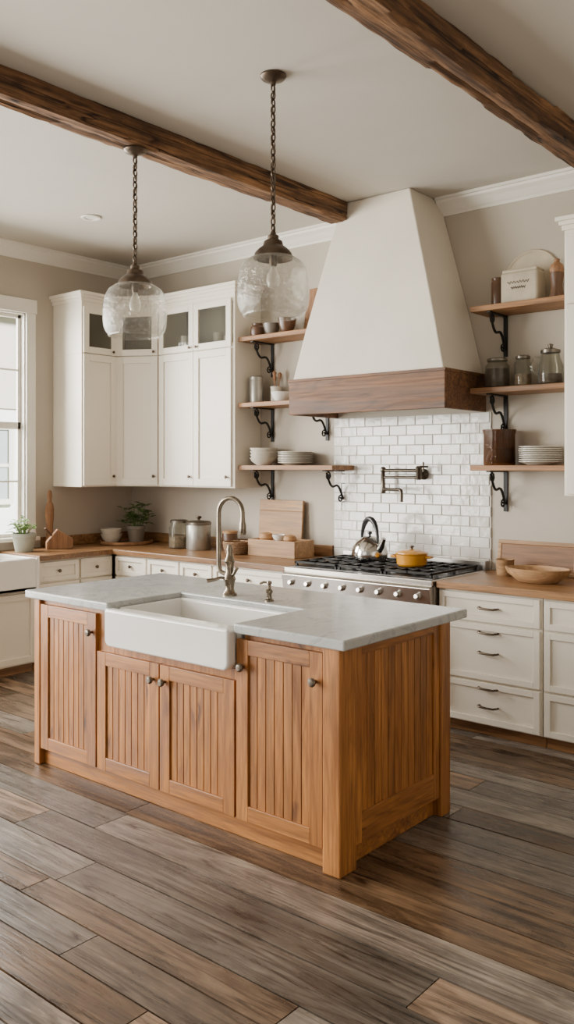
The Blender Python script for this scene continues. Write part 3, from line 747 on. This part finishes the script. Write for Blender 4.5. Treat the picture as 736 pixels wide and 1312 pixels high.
lean2 = Matrix.Rotation(R(-4), 4, 'X')
cb = thing('cutting_board', 'large wooden cutting board leaning on the wall behind the crate', 'cutting board', (-4.80,5.342,CT+.0015))
MB().box(0,.46,0,.02,0,.34,lean2).build('panel', M['boardX'], cb, bevel=.004)
MB().box(0,.46,0,.022,.34,.43,lean2).build('end_cap', M['boardX'], cb, bevel=.004)
cr = thing('wooden_crate', 'pale wooden crate on the worktop left of the range', 'crate', (-4.66,5.07,CT))
w_ = MB(); w_.box(0,.48,0,.015,0,.13).box(0,.48,.225,.24,0,.13).box(0,.015,.015,.225,0,.13).box(.465,.48,.015,.225,0,.13).box(.015,.465,.015,.225,0,.012)
w_.build('box', M['boardX'], cr, bevel=.003)
MB().box(.02,.46,.02,.22,.105,.117).build('tray', M['boardX'], cr)
tag(MB().lathe([(0,0),(.045,0),(.06,.02),(.05,.05),(.02,.062),(0,.064)], 24).build('bread_roll', M['bread'], None, (-4.56,5.18,CT+.1172), smooth=True), 'brown bread roll on top of the wooden crate', 'bread')
tag(MB().lathe([(0,0),(.04,0),(.052,.018),(.045,.045),(.015,.056),(0,.057)], 24).build('bread_roll', M['bread'], None, (-4.30,5.16,CT+.1172), smooth=True), 'smaller bread roll at the range end of the crate', 'bread')
tag(MB().lathe(bowl_prof(.055,.05), 28).build('bowl', M['china'], None, (-4.43,5.18,CT+.1172), smooth=True), 'small white dish on top of the wooden crate', 'bowl')
# right counter
lean3 = Matrix.Rotation(R(-9), 4, 'X')
b3 = thing('cutting_board', 'low wide brown board leaning on the wall right of the range', 'cutting board', (-2.66,5.355,CT+.0015))
MB().box(.02,.53,.004,.018,.02,.19,lean3).build('panel', M['brownX'], b3, bevel=.003)
MB().box(0,.55,0,.022,0,.025,lean3).box(0,.55,0,.022,.19,.215,lean3).box(0,.025,0,.022,.025,.19,lean3).box(.525,.55,0,.022,.025,.19,lean3).build('frame', M['boardX'], b3, bevel=.003)
tag(MB().lathe([(0,0),(.05,0),(.054,.008),(.058,.10),(.062,.105),(.055,.105),(.05,.1),(.046,.014),(0,.012)], 26).build('wooden_cup', M['boardX'], None, (-2.52,5.20,CT), smooth=True), 'small wooden cup on the worktop right of the range', 'cup')
wb = tag(MB().lathe([(0,0),(.09,0),(.10,.006),(.15,.05),(.165,.085),(.155,.087),(.14,.055),(.09,.018),(0,.016)], 40).build('wooden_bowl', M['boardX'], None, (-2.22,5.02,CT), smooth=True), 'oval pale wooden dough bowl on the right worktop', 'bowl')
wb.scale = (1.25,.85,1)
tag(MB().lathe(bowl_prof(.085,.07), 30).build('wooden_bowl', M['boardZ'], None, (-2.33,5.255,CT), smooth=True), 'brown wooden bowl behind the dough bowl', 'bowl')

# ------------------------------------------------------------------ island
IX, IY = -4.10, 2.76
IW, ID, IH = 2.08, .84, .90
isl = thing('kitchen_island', 'honey wood kitchen island with beadboard doors in the middle of the floor', 'kitchen island', (IX,IY,0))
bd = MB()
bd.box(.05,IW-.05,.012,.032,0,.085).box(.05,IW-.05,ID-.02,ID,0,.085).box(.02,.04,.05,ID-.05,0,.085).box(IW-.065,IW-.045,.05,ID-.05,0,.085)
bd.build('plinth', M['honeyX'], isl, bevel=.003)
fr = MB()
fr.box(.04,.665,.0,.02,.085,IH-.001).box(1.545,1.98,.0,.02,.085,IH-.001).box(.665,1.545,0,.02,.085,.1).box(.665,1.545,0,.02,.655,.732).box(1.0,1.04,0,.02,.1,.655)
fr.box(.04,IW-.04,ID-.02,ID,.085,IH-.001).box(.04,IW-.04,.02,ID-.02,.085,.1)
fr.box(.02,.04,.05,ID-.05,.085,IH-.001).box(IW-.050,IW-.031,.05,ID-.05,.085,IH-.001)
fr.build('carcass', M['honeyZ'], isl, bevel=.002)
for (x0,x1,y0,y1) in ((0,.05,-.024,.06),(IW-.088,IW,-.030,.085),(0,.05,ID-.08,ID),(IW-.085,IW,ID-.085,ID)):
    MB().box(x0,x1,y0,y1,0,IH-.001,r=.6).build('post', M['honeyZ'], isl, bevel=.006)
def bead_frame(mb, x0, x1, z0, z1, fw, t=.022, pitch=.046, bot=None):
    bot = bot or fw
    mb.box(x0,x0+fw,-t,0,z0,z1).box(x1-fw,x1,-t,0,z0,z1)
    xa, xb = x0+fw, x1-fw
    n = max(2, round((xb-xa)/pitch)); p = (xb-xa)/n
    for k in range(n):
        a = xa+k*p
        mb.box(a+.0022,a+p-.0022,-t+.009,-.001,z0+bot-.001,z1-fw+.001)
    mb.box(xa,xb,-.003,-.001,z0+bot,z1-fw)
    return (xa, xb)
def bead_door(x0, x1, z0, z1, knobs, label=None):
    mb = MB(); xa, xb = bead_frame(mb, x0, x1, z0, z1, .066)
    o = mb.build('door', M['honeyZ'], isl, bevel=.0028)
    MB().box(xa,xb,-.022,0,z0,z0+.066).build('rail', M['honeyX'], o, bevel=.0028)
    MB().box(xa,xb,-.022,0,z1-.066,z1).build('rail', M['honeyX'], o, bevel=.0028)
    for (kx, kz) in knobs: knob(o, kx, -.022, kz, mm='pewter', k=1.1)
bead_door(.058,.535,.092,.872,[(.505,.775)])
bead_door(.548,1.012,.092,.685,[(.975,.61)])
bead_door(1.020,1.502,.092,.685,[(1.055,.61)])
bead_door(1.515,1.986,.092,.872,[(1.556,.755),(1.952,.755)])
# right end panel
m90 = T((IW-.032,.088,0)) @ Matrix.Rotation(PI/2,4,'Z')
mb = MB(); tmp = MB(); wE = ID-.088-.088
xa, xb = bead_frame(tmp, 0, wE, .09, IH-.002, .045, pitch=.05, bot=.12)
mb.v = [tuple(m90 @ Vector(p)) for p in tmp.v]; mb.f = tmp.f; mb.r = tmp.r
ep = mb.build('end_panel', M['honeyZ'], isl, bevel=.0028)
MB().box(xa,xb,-.022,0,.09,.21,m90).build('rail', M['honeyY'], ep, bevel=.0028)
MB().box(xa,xb,-.022,0,IH-.047,IH-.002,m90).build('rail', M['honeyY'], ep, bevel=.0028)
# stone top
sp = [(-4.15,2.71),(-3.437,2.71),(-3.437,3.205),(-2.578,3.205),(-2.578,2.71),(-1.985,2.71),(-1.985,3.70),(-4.15,3.70)]
st = MB().prism(loc(sp,(-3.07,3.2)), 0, .042).build('island_worktop', M['stone'], None, (-3.07,3.2,IH), bevel=.008, seg=3)
tag(st, 'pale grey stone worktop of the island, notched round the sink', 'worktop')
# sink
SX, SY = -3.0, 2.685
zb_, zt = .700, .918
def rrect(x0, x1, z0, z1, rb, rt):
    p = []
    for cx, cz, r, a0 in ((x1-rb,z0+rb,rb,-90),(x1-rt,z1-rt,rt,0),(x0+rt,z1-rt,rt,90),(x0+rb,z0+rb,rb,180)):
        for k in range(6): p.append((cx+r*math.cos(R(a0+k*18)), cz+r*math.sin(R(a0+k*18))))
    return p
sk = MB()
sk.prism(rrect(-.43,.415,.735,zt,.035,.016), 0, .053, 'Y')
sk.box(-.40,.385,.04,.105,.7345,zt-.004)
sk.box(-.425,-.397,.085,.515,zb_+.002,zt-.002).box(.382,.410,.085,.515,zb_+.002,zt-.002).box(-.425,.410,.487,.515,zb_+.001,zt-.001).box(-.42,.405,.099,.51,zb_,zb_+.03)
si = thing('farmhouse_sink', 'large white fireclay apron sink set into the front of the island', 'sink', (SX,SY,0))
sk.build('basin', M['china'], si, bevel=.012, seg=4)
MB().lathe([(0,.001),(.03,.001),(.042,.004),(.045,0),(0,0)], 24, T((0,.3,zb_+.0302))).build('drain', M['brass'], si, smooth=True)
# faucet
fa = thing('faucet', 'aged nickel gooseneck faucet standing behind the island sink', 'faucet', (-3.15,3.285,.942), R(10))
MB().lathe([(0,0),(.040,0),(.040,.008),(.030,.018),(.023,.035),(.028,.07),(.034,.085),(.027,.105),(.021,.125),(.023,.165),(.029,.18),(.021,.2),(.014,.225),(.018,.24),(.012,.262),(0,.268)], 28).build('body', M['brass'], fa, smooth=True)
gp = [(0,0,.11),(-.03,0,.112),(-.058,0,.122),(-.068,0,.16),(-.068,0,.43)]
gp += [(.007-.075*math.cos(R(a)),0,.43+.08*math.sin(R(a))) for a in range(15,181,15)]
gp += [(.082,0,.40)]
MB().tube(gp, .0125, 12).build('gooseneck', M['brass'], fa, smooth=True)
MB().lathe([(0,0),(.015,0),(.019,.01),(.019,.05),(.014,.07),(.0125,.09),(0,.09)], 20, T((.082,0,.32))).build('spray_head', M['brass'], fa, smooth=True)
MB().tube([(0,0,.085),(-.03,-.035,.095),(-.055,-.06,.085),(-.085,-.085,.08)], [.009,.008,.009,.012], 10).build('lever', M['brass'], fa, smooth=True)
MB().tube([(0,0,.10),(.035,-.012,.115),(.055,-.015,.15)], [.009,.008,.012], 10).build('lever', M['brass'], fa, smooth=True)
sd = thing('soap_dispenser', 'small aged nickel soap dispenser right of the island faucet', 'soap dispenser', (-2.86,3.27,.942), R(200))
MB().lathe([(0,0),(.024,0),(.024,.006),(.014,.014),(.012,.035),(.018,.045),(.018,.055),(.009,.062),(.009,.085),(.014,.09),(.012,.1),(0,.103)], 22).build('body', M['brass'], sd, smooth=True)
MB().tube([(0,0,.092),(.03,0,.094),(.05,0,.086)], .006, 8).build('spout', M['brass'], sd, smooth=True)

# ------------------------------------------------------------------ pendants
def pendant(pos, drop, label):
    t = thing('pendant_light', label, 'pendant light', pos, 0, 'glass pendant lights over the island')
    MB().lathe([(0,0),(.062,0),(.064,-.008),(.055,-.02),(.03,-.03),(.014,-.036),(.012,-.05),(0,-.052)], 28).build('canopy', M['bronze'], t, smooth=True)
    ch = MB(); z = -.045; k = 0; top = -drop+.085
    while z > top+.0:
        lk = .042; pts = []
        for i in range(12):
            a = 2*PI*i/12
            px = .012*math.cos(a); pz = (lk/2)*math.sin(a)
            pts.append((px,0,z-lk/2+pz) if k % 2 else (0,px,z-lk/2+pz))
        ch.tube(pts, .0042, 6, closed=True)
        z -= lk*.80; k += 1
    ch.tube([(.005*math.cos(i*.7),.005*math.sin(i*.7),-.04-(drop-.12)*i/40) for i in range(41)], .0035, 6)
    ch.build('chain', M['bronze'], t, smooth=True)
    MB().lathe([(0,.105),(.010,.105),(.015,.085),(.027,.076),(.027,.060),(.044,.050),(.050,.028),(.072,.012),(.090,-.008),(.094,-.036),(.088,-.036),(.07,-.01),(0,.0)], 32, T((0,0,-drop))).build('cap', M['bronze'], t, smooth=True)
    pr = [(.082,-.02),(.115,-.034),(.146,-.056),(.164,-.090),(.172,-.135),(.175,-.185),(.174,-.225),(.170,-.258),(.160,-.284),(.146,-.299)]
    inn = [(r-.005, z+.002) for r, z in pr[::-1]]
    rim = [(.147,-.304),(.145,-.310),(.138,-.312),(.133,-.308),(.134,-.301)]
    MB().lathe(pr+rim+inn[1:], 56, T((0,0,-drop))).build('glass_shade', M['shade'], t, smooth=True)
    s = MB().lathe([(0,0),(.018,0),(.02,-.05),(.016,-.07),(0,-.07)], 18, T((0,0,-drop))).build('socket', M['bronze'], t, smooth=True)
    MB().lathe([(.012,-.068),(.016,-.085),(.03,-.115),(.034,-.14),(.026,-.168),(0,-.18)], 20, T((0,0,-drop))).build('bulb', M['bulb'], s, smooth=True)
    return t
pendant((-2.73,3.15,CZ), .850, 'nearer clear glass pendant on a chain, hanging from the ceiling')
pendant((-3.70,3.11,3.362), .720, 'farther clear glass pendant on a chain, hanging from the wooden beam')

# ------------------------------------------------------------------ light, sky, camera
w = bpy.data.worlds.new('overcast_sky'); bpy.context.scene.world = w; w.use_nodes = True
bg = w.node_tree.nodes['Background']; bg.inputs[0].default_value = (1,.965,.92,1); bg.inputs[1].default_value = .36
def area(name, loc, rot, sx, sy, e, col):
    l = bpy.data.lights.new(name, 'AREA'); l.shape = 'RECTANGLE'; l.size = sx; l.size_y = sy; l.energy = e; l.color = col
    o = bpy.data.objects.new(name, l); C.objects.link(o); o.location = loc; o.rotation_euler = rot
area('window_daylight', (WX-.25,.05,1.8), (0,R(-90),0), 2.6, 3.6, 740, (1,.98,.94))
area('kitchen_window_daylight', (WX-.9,3.1,2.4), (0,R(-80),0), 1.9, 1.4, 380, (1,.99,.965))
area('front_window_daylight', (-3.6,FY-.2,2.0), (R(90),0,0), 3.5, 2.4, 45, (1,.95,.88))
area('side_fill', (RXW+.25,1.7,1.7), (0,R(90),0), 2.3, 2.9, 26, (1,.94,.86))  # fill lamp added out of view to brighten right-facing sides
sl = bpy.data.lights.new('exterior_fill', 'SUN'); sl.energy = 20; sl.angle = R(8); sl.color = (1,.98,.95)  # directional lamp added to brighten the house front outside the window
so = bpy.data.objects.new('exterior_fill', sl); C.objects.link(so); so.rotation_euler = Vector((-.75,-.35,-.62)).to_track_quat('-Z','Y').to_euler()
cam = bpy.data.cameras.new('camera'); co = bpy.data.objects.new('camera', cam); C.objects.link(co)
co.location = (0,0,1.62); co.rotation_euler = (R(90),0,R(40))
cam.sensor_fit = 'VERTICAL'; cam.sensor_height = 36; cam.sensor_width = 36*736/1312
cam.lens = 1110/1312*36; cam.shift_y = -59/1312; cam.clip_start = .05
bpy.context.scene.camera = co
